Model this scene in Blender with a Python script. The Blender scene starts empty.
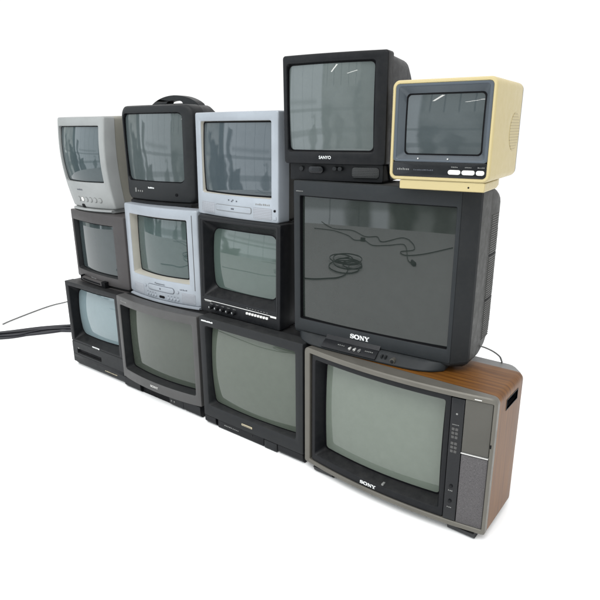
import bpy, bmesh, math, random
from mathutils import Vector, Matrix
random.seed(7)
S = bpy.context.scene
COL = S.collection
R = math.radians

# ------------------------------------------------------------------ materials
def new_mat(name):
    m = bpy.data.materials.new(name); m.use_nodes = True
    nt = m.node_tree
    return m, nt, nt.nodes['Principled BSDF']
def node(nt, typ, **kw):
    n = nt.nodes.new(typ)
    for k, v in kw.items(): setattr(n, k, v)
    return n
def lk(nt, a, b): nt.links.new(a, b)
def mth(nt, op, a, b=None, c=None):
    n = node(nt, 'ShaderNodeMath', operation=op)
    for i, v in enumerate((a, b, c)):
        if v is None: continue
        if isinstance(v, (int, float)): n.inputs[i].default_value = v
        else: lk(nt, v, n.inputs[i])
    return n.outputs[0]

def plastic(name, col, rough=.42, grain=.12, var=.10, metal=0., spec=.45, dust=.15):
    """Moulded plastic: fine grain, uneven gloss, a little dust and handling wear."""
    m, nt, b = new_mat(name)
    tc = node(nt, 'ShaderNodeTexCoord')
    n1 = node(nt, 'ShaderNodeTexNoise'); n1.inputs['Scale'].default_value = 7; n1.inputs['Detail'].default_value = 5
    n2 = node(nt, 'ShaderNodeTexNoise'); n2.inputs['Scale'].default_value = 620; n2.inputs['Detail'].default_value = 2
    n3 = node(nt, 'ShaderNodeTexNoise'); n3.inputs['Scale'].default_value = 34; n3.inputs['Detail'].default_value = 7; n3.inputs['Roughness'].default_value = .7
    for n in (n1, n2, n3): lk(nt, tc.outputs['Object'], n.inputs['Vector'])
    r1 = node(nt, 'ShaderNodeValToRGB')
    r1.color_ramp.elements[0].position = .3; r1.color_ramp.elements[1].position = .72
    r1.color_ramp.elements[0].color = [c*(1-var) for c in col]+[1]
    r1.color_ramp.elements[1].color = [min(1, c*(1+var)) for c in col]+[1]
    lk(nt, n1.outputs['Fac'], r1.inputs['Fac'])
    mx = node(nt, 'ShaderNodeMix', data_type='RGBA')
    g = sum(col)/3
    mx.inputs[7].default_value = (g*.6+.11, g*.6+.105, g*.6+.095, 1)
    f = mth(nt, 'MULTIPLY', mth(nt, 'POWER', n3.outputs['Fac'], 3.0), dust)
    lk(nt, f, mx.inputs[0]); lk(nt, r1.outputs['Color'], mx.inputs[6])
    ge = node(nt, 'ShaderNodeNewGeometry'); sz = node(nt, 'ShaderNodeSeparateXYZ'); lk(nt, ge.outputs['Normal'], sz.inputs[0])
    up = node(nt, 'ShaderNodeMapRange'); up.inputs[1].default_value = .55; up.inputs[2].default_value = .95; lk(nt, sz.outputs['Z'], up.inputs[0])
    md = node(nt, 'ShaderNodeMix', data_type='RGBA'); md.inputs[7].default_value = (g*.7+.10, g*.7+.097, g*.7+.09, 1)
    lk(nt, mth(nt, 'MULTIPLY', mth(nt, 'MULTIPLY', up.outputs[0], n3.outputs['Fac']), dust*1.1), md.inputs[0])
    lk(nt, mx.outputs[2], md.inputs[6]); lk(nt, md.outputs[2], b.inputs['Base Color'])
    mr = node(nt, 'ShaderNodeMapRange'); mr.inputs[1].default_value = .3; mr.inputs[2].default_value = .7
    mr.inputs[3].default_value = rough*.86; mr.inputs[4].default_value = rough*1.26
    lk(nt, n3.outputs['Fac'], mr.inputs[0]); lk(nt, mr.outputs[0], b.inputs['Roughness'])
    bp = node(nt, 'ShaderNodeBump'); bp.inputs['Strength'].default_value = grain; bp.inputs['Distance'].default_value = .0006
    lk(nt, n2.outputs['Fac'], bp.inputs['Height']); lk(nt, bp.outputs[0], b.inputs['Normal'])
    b.inputs['Metallic'].default_value = metal
    b.inputs['Specular IOR Level'].default_value = spec
    return m

def grille(name, col, hole, pitch, axes=('X', 'Z'), size=.33, rough=.5):
    """Perforated plastic: a regular field of small dark holes in a real depth bump."""
    m, nt, b = new_mat(name)
    tc = node(nt, 'ShaderNodeTexCoord'); sp = node(nt, 'ShaderNodeSeparateXYZ')
    lk(nt, tc.outputs['Object'], sp.inputs[0])
    ds = []
    for a, pt in zip(axes, pitch if isinstance(pitch, tuple) else (pitch, pitch)):
        f = mth(nt, 'FRACT', mth(nt, 'ADD', mth(nt, 'DIVIDE', sp.outputs[a], pt), 100.))
        ds.append(mth(nt, 'POWER', mth(nt, 'SUBTRACT', f, .5), 2.))
    d = mth(nt, 'SQRT', mth(nt, 'ADD', ds[0], ds[1]))
    h = node(nt, 'ShaderNodeMapRange'); h.inputs[1].default_value = size-.08; h.inputs[2].default_value = size+.08
    lk(nt, d, h.inputs[0])
    mx = node(nt, 'ShaderNodeMix', data_type='RGBA')
    mx.inputs[6].default_value = (*hole, 1); mx.inputs[7].default_value = (*col, 1)
    lk(nt, h.outputs[0], mx.inputs[0]); lk(nt, mx.outputs[2], b.inputs['Base Color'])
    bp = node(nt, 'ShaderNodeBump'); bp.inputs['Strength'].default_value = .5; bp.inputs['Distance'].default_value = .001
    lk(nt, h.outputs[0], bp.inputs['Height']); lk(nt, bp.outputs[0], b.inputs['Normal'])
    b.inputs['Roughness'].default_value = rough
    return m

def cloth_grille(name, col):
    m, nt, b = new_mat(name)
    tc = node(nt, 'ShaderNodeTexCoord')
    n = node(nt, 'ShaderNodeTexNoise'); n.inputs['Scale'].default_value = 520; n.inputs['Detail'].default_value = 2
    lk(nt, tc.outputs['Object'], n.inputs['Vector'])
    r = node(nt, 'ShaderNodeValToRGB')
    r.color_ramp.elements[0].position = .36; r.color_ramp.elements[1].position = .66
    r.color_ramp.elements[0].color = [c*.62 for c in col]+[1]; r.color_ramp.elements[1].color = [c*1.38 for c in col]+[1]
    lk(nt, n.outputs['Fac'], r.inputs['Fac']); lk(nt, r.outputs['Color'], b.inputs['Base Color'])
    bp = node(nt, 'ShaderNodeBump'); bp.inputs['Strength'].default_value = .5; bp.inputs['Distance'].default_value = .001
    lk(nt, n.outputs['Fac'], bp.inputs['Height']); lk(nt, bp.outputs[0], b.inputs['Normal'])
    b.inputs['Roughness'].default_value = .75
    return m

def glass(name, col, ior=1.5, rough=.008):
    """Picture tube: grey-green phosphor behind polished glass, faint dust film."""
    m, nt, b = new_mat(name)
    tc = node(nt, 'ShaderNodeTexCoord')
    n = node(nt, 'ShaderNodeTexNoise'); n.inputs['Scale'].default_value = 22; n.inputs['Detail'].default_value = 8; n.inputs['Roughness'].default_value = .72
    lk(nt, tc.outputs['Object'], n.inputs['Vector'])
    r = node(nt, 'ShaderNodeValToRGB')
    r.color_ramp.elements[0].position = .35; r.color_ramp.elements[1].position = .75
    r.color_ramp.elements[0].color = [c*.97 for c in col]+[1]; r.color_ramp.elements[1].color = [c*1.05+.003 for c in col]+[1]
    lk(nt, n.outputs['Fac'], r.inputs['Fac']); lk(nt, r.outputs['Color'], b.inputs['Base Color'])
    mr = node(nt, 'ShaderNodeMapRange'); mr.inputs[1].default_value = .3; mr.inputs[2].default_value = .8
    mr.inputs[3].default_value = rough; mr.inputs[4].default_value = rough+.006
    lk(nt, n.outputs['Fac'], mr.inputs[0]); lk(nt, mr.outputs[0], b.inputs['Roughness'])
    b.inputs['IOR'].default_value = ior
    return m

def wood_veneer(name):
    m, nt, b = new_mat(name)
    tc = node(nt, 'ShaderNodeTexCoord')
    mp = node(nt, 'ShaderNodeMapping'); mp.inputs['Scale'].default_value = (2.2, 52, 2.2)
    lk(nt, tc.outputs['Object'], mp.inputs[0])
    n1 = node(nt, 'ShaderNodeTexNoise'); n1.inputs['Scale'].default_value = 1.5; n1.inputs['Detail'].default_value = 4; n1.inputs['Distortion'].default_value = .5
    lk(nt, mp.outputs[0], n1.inputs['Vector'])
    mp2 = node(nt, 'ShaderNodeMapping'); mp2.inputs['Scale'].default_value = (7, 260, 7)
    lk(nt, tc.outputs['Object'], mp2.inputs[0])
    n2 = node(nt, 'ShaderNodeTexNoise'); n2.inputs['Scale'].default_value = 1.6; n2.inputs['Detail'].default_value = 3
    lk(nt, mp2.outputs[0], n2.inputs['Vector'])
    f = mth(nt, 'ADD', mth(nt, 'MULTIPLY', n1.outputs['Fac'], .58), mth(nt, 'MULTIPLY', n2.outputs['Fac'], .42))
    r = node(nt, 'ShaderNodeValToRGB'); cr = r.color_ramp
    cr.elements[0].position = .34; cr.elements[0].color = (.052, .018, .0030, 1)
    cr.elements[1].position = .66; cr.elements[1].color = (.150, .062, .0115, 1)
    e = cr.elements.new(.47); e.color = (.100, .038, .0065, 1)
    lk(nt, f, r.inputs['Fac']); lk(nt, r.outputs['Color'], b.inputs['Base Color'])
    b.inputs['Roughness'].default_value = .42; b.inputs['Specular IOR Level'].default_value = .22
    bp = node(nt, 'ShaderNodeBump'); bp.inputs['Strength'].default_value = .15; bp.inputs['Distance'].default_value = .0005
    lk(nt, n2.outputs['Fac'], bp.inputs['Height']); lk(nt, bp.outputs[0], b.inputs['Normal'])
    return m

M = {}
M['black']      = plastic('black plastic', (.0036, .0041, .0056), .44, spec=0.18)
M['black_gloss']= plastic('glossy black plastic', (0.0045, 0.005, 0.0065), .24, grain=0, dust=.02, spec=0.3)
M['void']       = plastic('deep black recess', (0.003, 0.003, 0.004), .6, dust=.02, spec=0.1)
M['charcoal']   = plastic('charcoal plastic', (.0096, .0106, .0120), .46, spec=0.18)
M['sony_dark']  = plastic('dark slate plastic', (0.0135, 0.0158, 0.018), .48, spec=0.18)
M['sony_side']  = plastic('dark slate side plastic', (0.028, 0.028, 0.0262), .52, spec=0.24)
M['brown_grey'] = plastic('brown grey plastic', (0.042, 0.038, 0.0385), .48, spec=0.22)
M['bronze']     = plastic('bronze grey frame paint', (.104, .097, .083), .40, metal=.25, spec=0.3)
M['graphite']   = plastic('graphite grey frame paint', (0.062, 0.0605, 0.06), .42, metal=.2, spec=0.3)
M['panel_grey'] = plastic('warm grey fascia', (.067, .064, .056), .42, metal=.2, spec=0.3)
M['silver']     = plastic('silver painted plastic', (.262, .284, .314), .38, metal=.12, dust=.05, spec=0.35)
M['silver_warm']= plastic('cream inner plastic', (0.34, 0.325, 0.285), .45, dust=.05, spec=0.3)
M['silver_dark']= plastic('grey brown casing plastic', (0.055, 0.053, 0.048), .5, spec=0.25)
M['pale']       = plastic('pale grey plastic', (.232, .239, .238), .45, dust=.10, spec=0.35)
M['putty']      = plastic('putty casing plastic', (0.188, 0.183, 0.156), .52, dust=.10, spec=0.3)
M['cream']      = plastic('cream plastic', (.400, .330, .170), .38, grain=.03, var=.015, dust=.01, spec=0.35)
M['slate_blue'] = plastic('blue grey plastic', (.048, .060, .074), .44, spec=.36)
M['slate_lite'] = plastic('lighter blue grey plastic', (.068, .080, .092), .44, spec=.36)
M['white_btn']  = plastic('white button plastic', (.66, .655, .63), .35, dust=.03)
M['white_ink']  = plastic('white lettering', (.66, .67, .67), .4, grain=0, dust=.02)
M['grey_ink']   = plastic('grey lettering', (.17, .17, .165), .5, grain=0, dust=.02)
M['dark_ink']   = plastic('dark lettering', (.055, .06, .075), .5, grain=0, dust=.02)
M['gold_ink']   = plastic('gold lettering', (.46, .40, .27), .35, metal=.4, grain=0, dust=.02)
M['chrome']     = plastic('bright trim', (.62, .61, .59), .25, metal=.6, grain=0, dust=.03)
M['rib_grey']   = plastic('ribbed grey plastic', (.075, .074, .070), .5, spec=.25)
M['shell_grey'] = plastic('grey casing plastic', (.14, .14, .138), .5)
M['rubber']     = plastic('cable rubber', (.008, .008, .014), .38, grain=.02)
M['grey_wire']  = plastic('grey wire sheath', (.10, .10, .098), .4, grain=.02)
M['wood']       = wood_veneer('wood veneer')
M['speaker_cloth'] = cloth_grille('speaker cloth', (.062, .057, .059))
M['grille_silver'] = grille('silver perforated grille', (.255, .270, .300), (.13, .128, .13), .0062, size=.26)
M['grille_dark']   = grille('dark perforated grille', (.013, .0145, .016), (.004, .004, .004), .0055, size=.34)
M['grille_cream']  = grille('cream perforated grille', (.390, .322, .166), (.19, .15, .075), (.0160, .0085), axes=('Y', 'Z'), size=.24)

# ------------------------------------------------------------------ mesh builder
def rrect(x0, x1, z0, z1, r, y, ns=14, nc=6):
    """Rounded rectangle loop in the XZ plane; r may be (bl, br, tr, tl)."""
    if not isinstance(r, (tuple, list)): r = (r,)*4
    r = [max(1e-4, min(q, (x1-x0)/2-1e-5, (z1-z0)/2-1e-5)) for q in r]
    cs = [(x0+r[0], z0+r[0], 180, r[0]), (x1-r[1], z0+r[1], 270, r[1]), (x1-r[2], z1-r[2], 0, r[2]), (x0+r[3], z1-r[3], 90, r[3])]
    out = []
    for k in range(4):
        cx, cz, a0, rr = cs[k]
        for i in range(nc+1):
            a = R(a0+90*i/nc); out.append((cx+rr*math.cos(a), y, cz+rr*math.sin(a)))
        e = out[-1]; nx = cs[(k+1) % 4]; a = R(nx[2]); s = (nx[0]+nx[3]*math.cos(a), y, nx[1]+nx[3]*math.sin(a))
        for i in range(1, ns): t = i/ns; out.append(tuple(e[j]+(s[j]-e[j])*t for j in range(3)))
    return out

class MB:
    def __init__(s): s.v = []; s.f = []
    def ring(s, pts):
        b = len(s.v); s.v += [tuple(p) for p in pts]; return list(range(b, b+len(pts)))
    def loft(s, loops, cap0=False, cap1=False, closed=True):
        ids = [s.ring(l) for l in loops]
        n = len(ids[0])
        for a, b in zip(ids, ids[1:]):
            for i in range(n if closed else n-1):
                j = (i+1) % n; s.f.append((a[i], a[j], b[j], b[i]))
        if cap0: s.f.append(tuple(reversed(ids[0])))
        if cap1: s.f.append(tuple(ids[-1]))
        return s
    def fan(s, loop, centre):
        ids = s.ring(loop); c = s.ring([centre])[0]; n = len(ids)
        for i in range(n): s.f.append((ids[i], ids[(i+1) % n], c))
        return s
    def rbox(s, x0, x1, z0, z1, y0, y1, r=.003, e=.0015, ns=8, nc=4):
        L = [rrect(x0+e, x1-e, z0+e, z1-e, (r if isinstance(r, (int, float)) else r), y0, ns, nc),
             rrect(x0+.3*e, x1-.3*e, z0+.3*e, z1-.3*e, r, y0+.3*e, ns, nc),
             rrect(x0, x1, z0, z1, r, y0+e, ns, nc), rrect(x0, x1, z0, z1, r, y1, ns, nc)]
        mid = [( (p[0]-(x0+x1)/2)*.5+(x0+x1)/2, p[1], (p[2]-(z0+z1)/2)*.5+(z0+z1)/2) for p in L[0]]
        s.fan([mid[-i] for i in range(len(mid))], ((x0+x1)/2, y0, (z0+z1)/2))
        s.loft([mid]+L, cap1=True); return s
    def knob(s, x, z, r, y0, y1, e=.001): return s.rbox(x-r, x+r, z-r, z+r, y0, y1, r, e, ns=1, nc=6)
    def prism(s, poly, x0, x1):
        """YZ profile swept along X."""
        n = len(poly)
        return s.loft([[(x0+(x1-x0)*t/10, p[0], p[1]) for p in poly] for t in range(11)], True, True)
    def tube(s, pts, r, n=8, sub=6):
        P = [Vector(p) for p in pts]; Q = []
        for i in range(len(P)-1):
            a, b, c, d = P[max(i-1, 0)], P[i], P[i+1], P[min(i+2, len(P)-1)]
            for k in range(sub):
                t = k/sub; Q.append(.5*((2*b)+(c-a)*t+(2*a-5*b+4*c-d)*t*t+(3*b-a-3*c+d)*t**3))
        Q.append(P[-1]); loops = []
        up = Vector((0, 0, 1))
        for i, q in enumerate(Q):
            t = (Q[min(i+1, len(Q)-1)]-Q[max(i-1, 0)]).normalized()
            u = t.cross(up)
            if u.length < .05: u = t.cross(Vector((1, 0, 0)))
            u.normalize(); w = u.cross(t)
            loops.append([q+r*(math.cos(2*math.pi*k/n)*u+math.sin(2*math.pi*k/n)*w) for k in range(n)])
        return s.loft(loops, True, True)
    def deform(s, fn): s.v = [fn(*p) for p in s.v]; return s

def finish(name, mb, mat, parent=None, angle=32, xf=None):
    v = [xf(*p) for p in mb.v] if xf else mb.v
    me = bpy.data.meshes.new(name); me.from_pydata(v, [], mb.f)
    bm = bmesh.new(); bm.from_mesh(me)
    bmesh.ops.remove_doubles(bm, verts=bm.verts, dist=1e-6)
    bmesh.ops.recalc_face_normals(bm, faces=bm.faces)
    bm.to_mesh(me); bm.free()
    me.polygons.foreach_set('use_smooth', [True]*len(me.polygons))
    me.set_sharp_from_angle(angle=R(angle))
    me.materials.append(M[mat] if isinstance(mat, str) else mat)
    o = bpy.data.objects.new(name, me); COL.objects.link(o)
    if parent: o.parent = parent
    return o

class TV:
    """One television: an Empty at the middle of its base carrying its parts. Local x right, y away from the viewer, z up."""
    def __init__(s, x, y, z, W, H, yaw, tilt, zb, label, bulge=None, kind='television'):
        s.W, s.H, s.zb = W, H, zb; s.sh = math.tan(tilt); s.bulge = bulge
        e = bpy.data.objects.new(kind, None); COL.objects.link(e); e.empty_display_size = .1
        ex = Vector((math.cos(yaw), math.sin(yaw), 0)); ey = Vector((-math.sin(yaw), math.cos(yaw), 0))
        e.location = Vector((x, y, z))+ex*(W/2)+ey*.2+Vector((0, 0, zb)); e.rotation_euler = (0, 0, yaw)
        e['label'] = label; e['category'] = 'television'; e['group'] = 'old televisions stacked in three rows'
        s.root = e
    def xf(s, x, y, z):
        if s.bulge: x, y, z = s.bulge(x, y, z)
        return (x-s.W/2, y-s.sh*z-.2, z-s.zb)
    def part(s, name, mb, mat, parent=None, label=None, angle=32):
        o = finish(name, mb, mat, parent or s.root, angle, s.xf)
        if label: o['label'] = label
        return o
    # ---- common assemblies
    def bezel(s, x0, x1, z0, z1, r, d, op, ro, inner, ri, rec, b, mat, wall=None, e=.005, ku=.55, name='bezel', dfn=None, gasket=.006, oe=.003):
        """Front frame with an opening op=(x0,x1,z0,z1) whose walls run back to inner at the tube surface."""
        ix0, ix1, iz0, iz1 = inner; cx, cz = (ix0+ix1)/2, (iz0+iz1)/2; hx, hz = (ix1-ix0)/2, (iz1-iz0)/2
        ys = lambda x, z: rec+b*(ku*((x-cx)/hx)**2+(1-ku)*((z-cz)/hz)**2)
        s.ys = ys; s.inner = inner; s.ri = ri; s.dfn = dfn
        m = MB()
        ox0, ox1, oz0, oz1 = op
        A = rrect(x0+e, x1-e, z0+e, z1-e, r, 0); B = rrect(ox0, ox1, oz0, oz1, ro, 0)
        mid = [tuple((p[k]+q[k])/2 for k in range(3)) for p, q in zip(A, B)]
        L = [rrect(x0, x1, z0, z1, r, d), rrect(x0, x1, z0, z1, r, d*.5+e*.5), rrect(x0, x1, z0, z1, r, e), rrect(x0+.1*e, x1-.1*e, z0+.1*e, z1-.1*e, r, e*.5), rrect(x0+.4*e, x1-.4*e, z0+.4*e, z1-.4*e, r, e*.13), A, mid, B,
             rrect(ox0+oe*.6, ox1-oe*.6, oz0+oe*.6, oz1-oe*.6, ro, oe*.3), rrect(ox0+oe, ox1-oe, oz0+oe, oz1-oe, ro, oe)]
        inn = [(p[0], ys(p[0], p[2])-.0005, p[2]) for p in rrect(ix0, ix1, iz0, iz1, ri, 0)]
        w = [L[-1], [tuple(.5*p[k]+.5*q[k] for k in range(3)) for p, q in zip(L[-1], inn)], inn, [(p[0], p[1]+.01, p[2]) for p in inn]]
        if wall is None: m.loft(L+w[1:])
        else: m.loft(L)
        if dfn: m.deform(dfn)
        bz = s.part(name, m, mat)
        if wall:
            m2 = MB().loft(w)
            if dfn: m2.deform(dfn)
            s.part('screen_surround', m2, wall)
        return bz
    def screen(s, mat, gasket=.006):
        ix0, ix1, iz0, iz1 = s.inner; ys = s.ys; cx, cz = (ix0+ix1)/2, (iz0+iz1)/2
        base = rrect(ix0-.002, ix1+.002, iz0-.002, iz1+.002, s.ri, 0)
        loops = []
        N = 16
        for k in range(N):
            t = 1-k/N; l = []
            for p in base:
                x = cx+(p[0]-cx)*t; z = cz+(p[2]-cz)*t; l.append((x, ys(x, z), z))
            loops.append(l)
        m = MB().loft(loops).fan(loops[-1], (cx, ys(cx, cz), cz))
        if s.dfn: m.deform(s.dfn)
        sc = s.part('screen', m, mat, angle=80)
        if gasket:
            a = [(p[0], ys(p[0], p[2])-.0012, p[2]) for p in rrect(ix0-.001, ix1+.001, iz0-.001, iz1+.001, s.ri, 0)]
            g = gasket
            b = [(p[0], ys(p[0], p[2])-.0012, p[2]) for p in rrect(ix0+g, ix1-g, iz0+g, iz1-g, max(s.ri-g*.3, .003), 0)]
            c = [(p[0], p[1]+.0016, p[2]) for p in b]
            m = MB().loft([a, b, c])
            if s.dfn: m.deform(s.dfn)
            s.part('screen_mask', m, 'void', sc)
        return sc
    def casing(s, rings, mat, name='back_casing', cap0=False):
        """rings: (y, x0, x1, z0, z1, r)"""
        L = [rrect(a, b, c, d, r, y) for (y, a, b, c, d, r) in rings]
        return s.part(name, MB().loft(L, cap0, True), mat, angle=40)
    def sub(s, name, mat, *a, parent=None, **k): return s.part(name, MB().rbox(*a, **k), mat, parent)

# ------------------------------------------------------------------ lettering
def strokes(mb, pts, w, x, z, h, sx, y, dep):
    for (a, b), ww in zip(zip(pts, pts[1:]), w if isinstance(w, list) else [w]*(len(pts)-1)):
        dx, dz = (b[0]-a[0])*sx, b[1]-a[1]; L = math.hypot(dx, dz) or 1e-6
        nx, nz = -dz/L*ww/2, dx/L*ww/2; ex, ez = dx/L*ww*.22, dz/L*ww*.22
        q = [(a[0]*sx-ex+nx, a[1]-ez+nz), (a[0]*sx-ex-nx, a[1]-ez-nz), (b[0]*sx+ex-nx, b[1]+ez-nz), (b[0]*sx+ex+nx, b[1]+ez+nz)]
        strokes.k += 1; yy = y-.00004*(strokes.k % 9)
        f = [(x+p[0]*h, yy, z+p[1]*h) for p in q]; bk = [(p[0], yy+dep, p[2]) for p in f]
        i = mb.ring(f); j = mb.ring(bk); mb.f.append(tuple(i))
        for k in range(4): mb.f.append((i[k], i[(k+1) % 4], j[(k+1) % 4], j[k]))
strokes.k = 0
def slab_word(x0, x1, z, h, y, dep=.001):
    """The four wide slab-serif capitals S O N Y, as they stand on three of the sets."""
    mb = MB(); W = x1-x0; u = W/4.55
    def put(pts, w, x): strokes(mb, pts, w, x, z, h, 1.0, y, dep)
    a = u/h
    S_ = [(.84, .78), (.70, .91), (.46, .94), (.22, .88), (.13, .74), (.22, .60), (.50, .52), (.76, .42), (.86, .27), (.74, .11), (.50, .06), (.26, .10), (.12, .24)]
    put([(p[0]*a*.95, p[1]) for p in S_], [.15, .14, .14, .17, .22, .25, .25, .25, .22, .17, .14, .14, .15], x0)
    put([(.88*a*.95, .97), (.88*a*.95, .62)], .10, x0); put([(.08*a*.95, .03), (.08*a*.95, .38)], .10, x0)
    x = x0+u*1.0
    O_ = [(.60+.50*math.cos(t*math.pi/9), .5+.44*math.sin(t*math.pi/9)) for t in range(19)]
    put([(p[0]*a, p[1]) for p in O_], [.14+.20*abs(math.cos((t+.5)*math.pi/9)) for t in range(18)], x)
    x = x0+u*2.3
    put([(.20*a, .02), (.20*a, .96)], .13, x); put([(.95*a, .04), (.95*a, .96)], .13, x); put([(.22*a, .90), (.90*a, .10)], .30, x)
    for q in (((0, .05), (.40, .05)), ((.02, .95), (.36, .95)), ((.76, .95), (1.14, .95))): put([(q[0][0]*a, q[0][1]), (q[1][0]*a, q[1][1])], .10, x)
    x = x0+u*3.45
    put([(.16*a, .92), (.56*a, .46)], .28, x); put([(.94*a, .92), (.56*a, .46)], .16, x); put([(.55*a, .5), (.55*a, .05)], .26, x)
    for q in (((0, .95), (.42, .95)), ((.74, .95), (1.1, .95)), ((.28, .05), (.82, .05))): put([(q[0][0]*a, q[0][1]), (q[1][0]*a, q[1][1])], .10, x)
    return mb
def word(txt, x0, x1, z, h, y, dep=.0006):
    cu = bpy.data.curves.new('lettering', 'FONT'); cu.body = txt; cu.offset = .012
    ob = bpy.data.objects.new('lettering', cu); COL.objects.link(ob)
    me = bpy.data.meshes.new_from_object(ob.evaluated_get(bpy.context.evaluated_depsgraph_get()))
    xs = [v.co.x for v in me.vertices]; ys = [v.co.y for v in me.vertices]
    ax, bx, ay, by = min(xs), max(xs), min(ys), max(ys)
    mb = MB(); mb.v = [(x0+(v.co.x-ax)/(bx-ax)*(x1-x0), y, z+(v.co.y-ay)/(by-ay)*h) for v in me.vertices]
    mb.f = [tuple(p.vertices) for p in me.polygons]
    bpy.data.objects.remove(ob); bpy.data.curves.remove(cu); bpy.data.meshes.remove(me)
    return mb
def ticks(x0, x1, z, h, y, n, fill=.62):
    """A row of tiny moulded marks where the print is too small to be read."""
    mb = MB(); s = (x1-x0)/n
    for i in range(n):
        hh = h*random.choice((.75, 1, .75, .9)); w = s*random.uniform(fill-.12, fill+.12)
        mb.rbox(x0+i*s, x0+i*s+w, z, z+hh, y-.0006, y+.002, .0004, .0002, 1, 1)
    return mb
def outline(x0, x1, z0, z1, r, w, y):
    return MB().loft([rrect(x0, x1, z0, z1, r, y+.002), rrect(x0, x1, z0, z1, r, y-.0008), rrect(x0+w, x1-w, z0+w, z1-w, r-w, y-.0008), rrect(x0+w, x1-w, z0+w, z1-w, r-w, y+.002)])

def bulge_x(W, H, B, zc=None, Bz=0, fade=.12, taper=0):
    def f(x, y, z):
        u = max(-1, min(1, (x-W/2)/(W/2))); k = max(0., 1-max(0., y)/fade); k = k*k*(3-2*k)
        d = B*(1-u*u)
        if Bz:
            w = (z-zc)/H; d += Bz*(1-(w*2)**2)
        t = 1+taper*(z/H-1)
        return ((x-W/2)*t+W/2, y-d*k, z)
    return f

G = {k: glass('picture tube '+k, c) for k, c in {
    'wood': (.112, .130, .109), 'dark': (.063, .075, .060), 'gray': (.044, .052, .042), 'vcr': (.150, .196, .210),
    'big': (.013, .0165, .0148), 'bb': (.057, .078, .070), 'sm': (.045, .064, .063), 'sg': (.030, .040, .042), 'wh': (.040, .055, .060),
    'hd': (.050, .062, .064), 'st': (.040, .052, .060), 'sa': (.074, .088, .088), 'cr': (.042, .052, .056)}.items()}

# ================================================================== bottom row
# ---- wood cabinet set
t = TV(0, 0, .03, .72, .479, 0, 0, -.03, 'wood veneer television with bronze grey frame and cloth speaker panel, rightmost on the floor')
W, H = .72, .479
zs = [.41, .443]
def cab(y, r=.022, i=0):
    l = [p for p in rrect(i, W-i, i, H-i, (.006, .006, r, r), y, ns=12)]
    # the right side carries two fixed heights so that the hand hole can be cut between them
    n = (6+12); a = n+6+1; right = [k for k in range(n+7, n+6+12)]
    hs = [.05, .10, .16, .22, .28, .33, .37, .40, .41, .443, .450]
    for k, h in zip(right, hs): l[k] = (W-i, y, h)
    return l
ysc = [.020, .05, .085, .19, .235, .246, .25]
L = [cab(y, i=(0 if y < .24 else (.002 if y < .248 else .006))) for y in ysc]
m = MB(); ids = [m.ring(l) for l in L]; n = len(L[0])
k_hole = (6+12)+7+8
for q in range(len(ids)-1):
    for i in range(n):
        if q == 2 and i == k_hole: continue
        j = (i+1) % n; m.f.append((ids[q][i], ids[q][j], ids[q+1][j], ids[q+1][i]))
m.f.append(tuple(ids[-1]))
cabinet = t.part('cabinet', m, 'wood')
m = MB(); A = [(W, .085, .41), (W, .19, .41), (W, .19, .443), (W, .085, .443)]
m.loft([A, [(W-.03, y, z) for _, y, z in A]], cap1=True); t.part('hand_recess', m, 'void', cabinet, angle=20)
m = MB(); rim = lambda x, g: [(x, .085-g, .41-g), (x, .19+g, .41-g), (x, .19+g, .443+g), (x, .085-g, .443+g)]
m.loft([rim(W-.004, .0), rim(W+.0012, .0), rim(W+.0012, .0022), rim(W-.001, .0022)]); t.part('hand_recess_rim', m, 'black', cabinet)
# front frame, bowed towards the viewer
t.bulge = bulge_x(W, H, .035, fade=.019)
m = MB(); e = .004; r = (.008, .008, .020, .020)
m.loft([rrect(0, W, 0, H, r, .0195), rrect(-.001, W+.001, -.001, H+.001, r, .012), rrect(-.001, W+.001, -.001, H+.001, r, .004-.006), rrect(.003, W-.003, .003, H-.003, r, -.006),
        rrect(.026, W-.008, .016, H-.016, .004, -.006), rrect(.028, W-.010, .018, H-.018, .004, -.003), rrect(.028, W-.010, .018, H-.018, .004, .016)])
t.part('front_frame', m, 'bronze')
t.bulge = bulge_x(W, H, .035, fade=.14)
m = MB().rbox(.582, W-.009, .017, H-.017, .012, .0185, .004, .0005); t.part('fascia', m, 'void')
t.bezel(.036, .584, .018, .461, .008, .016, (.050, .570, .044, .444), .010, (.068, .552, .058, .423), .014, .036, .014, 'black', e=.003)
t.screen(G['wood'])
lg = slab_word(.272, .338, .0265, .0125, -.0012); t.part('logo', lg, 'white_ink')
m = MB().rbox(.356, .364, .0448, .054, .006, .02, .0015); t.part('remote_sensor', m, 'grey_ink')
cp = t.part('control_panel', MB().rbox(.5865, .6265, .020, .458, -.004, .016, .002, .0015), 'black_gloss')
t.part('power_light', MB().knob(.606, .405, .0032, -.0056, 0), 'grey_ink', cp)
for z in (.352, .338, .324, .302, .288, .274):
    for x in (.5985, .6095): t.part('button', MB().rbox(x-.0045, x+.0045, z-.0048, z+.0048, -.0062, 0, .0015, .0008, 2, 2), 'graphite', cp)
t.part('button_labels', ticks(.594, .616, .366, .003, -.0042, 5), 'grey_ink', cp)
for z in (.146, .090): t.part('knob', MB().knob(.606, z, .0055, -.009, 0), 'black', cp)
for z in (.128, .066): t.part('control_marks', ticks(.598, .614, z, .004, -.0042, 3), 'grey_ink', cp)
t.part('upper_panel', MB().rbox(.628, .7085, .280, .4605, -.003, .016, .003, .0012), 'panel_grey')
t.part('trim_strip', MB().rbox(.627, .7095, .2738, .2770, -.0055, .016, .0010, .0005), 'chrome')
t.part('speaker_grille', MB().rbox(.628, .7085, .0185, .270, -.002, .016, .003, .0015), 'speaker_cloth')
t.part('model_plate', MB().rbox(.655, .676, H-.0125, H-.0095, -.0068, 0, .0008, .0004, 2, 2), 'chrome')
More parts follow.
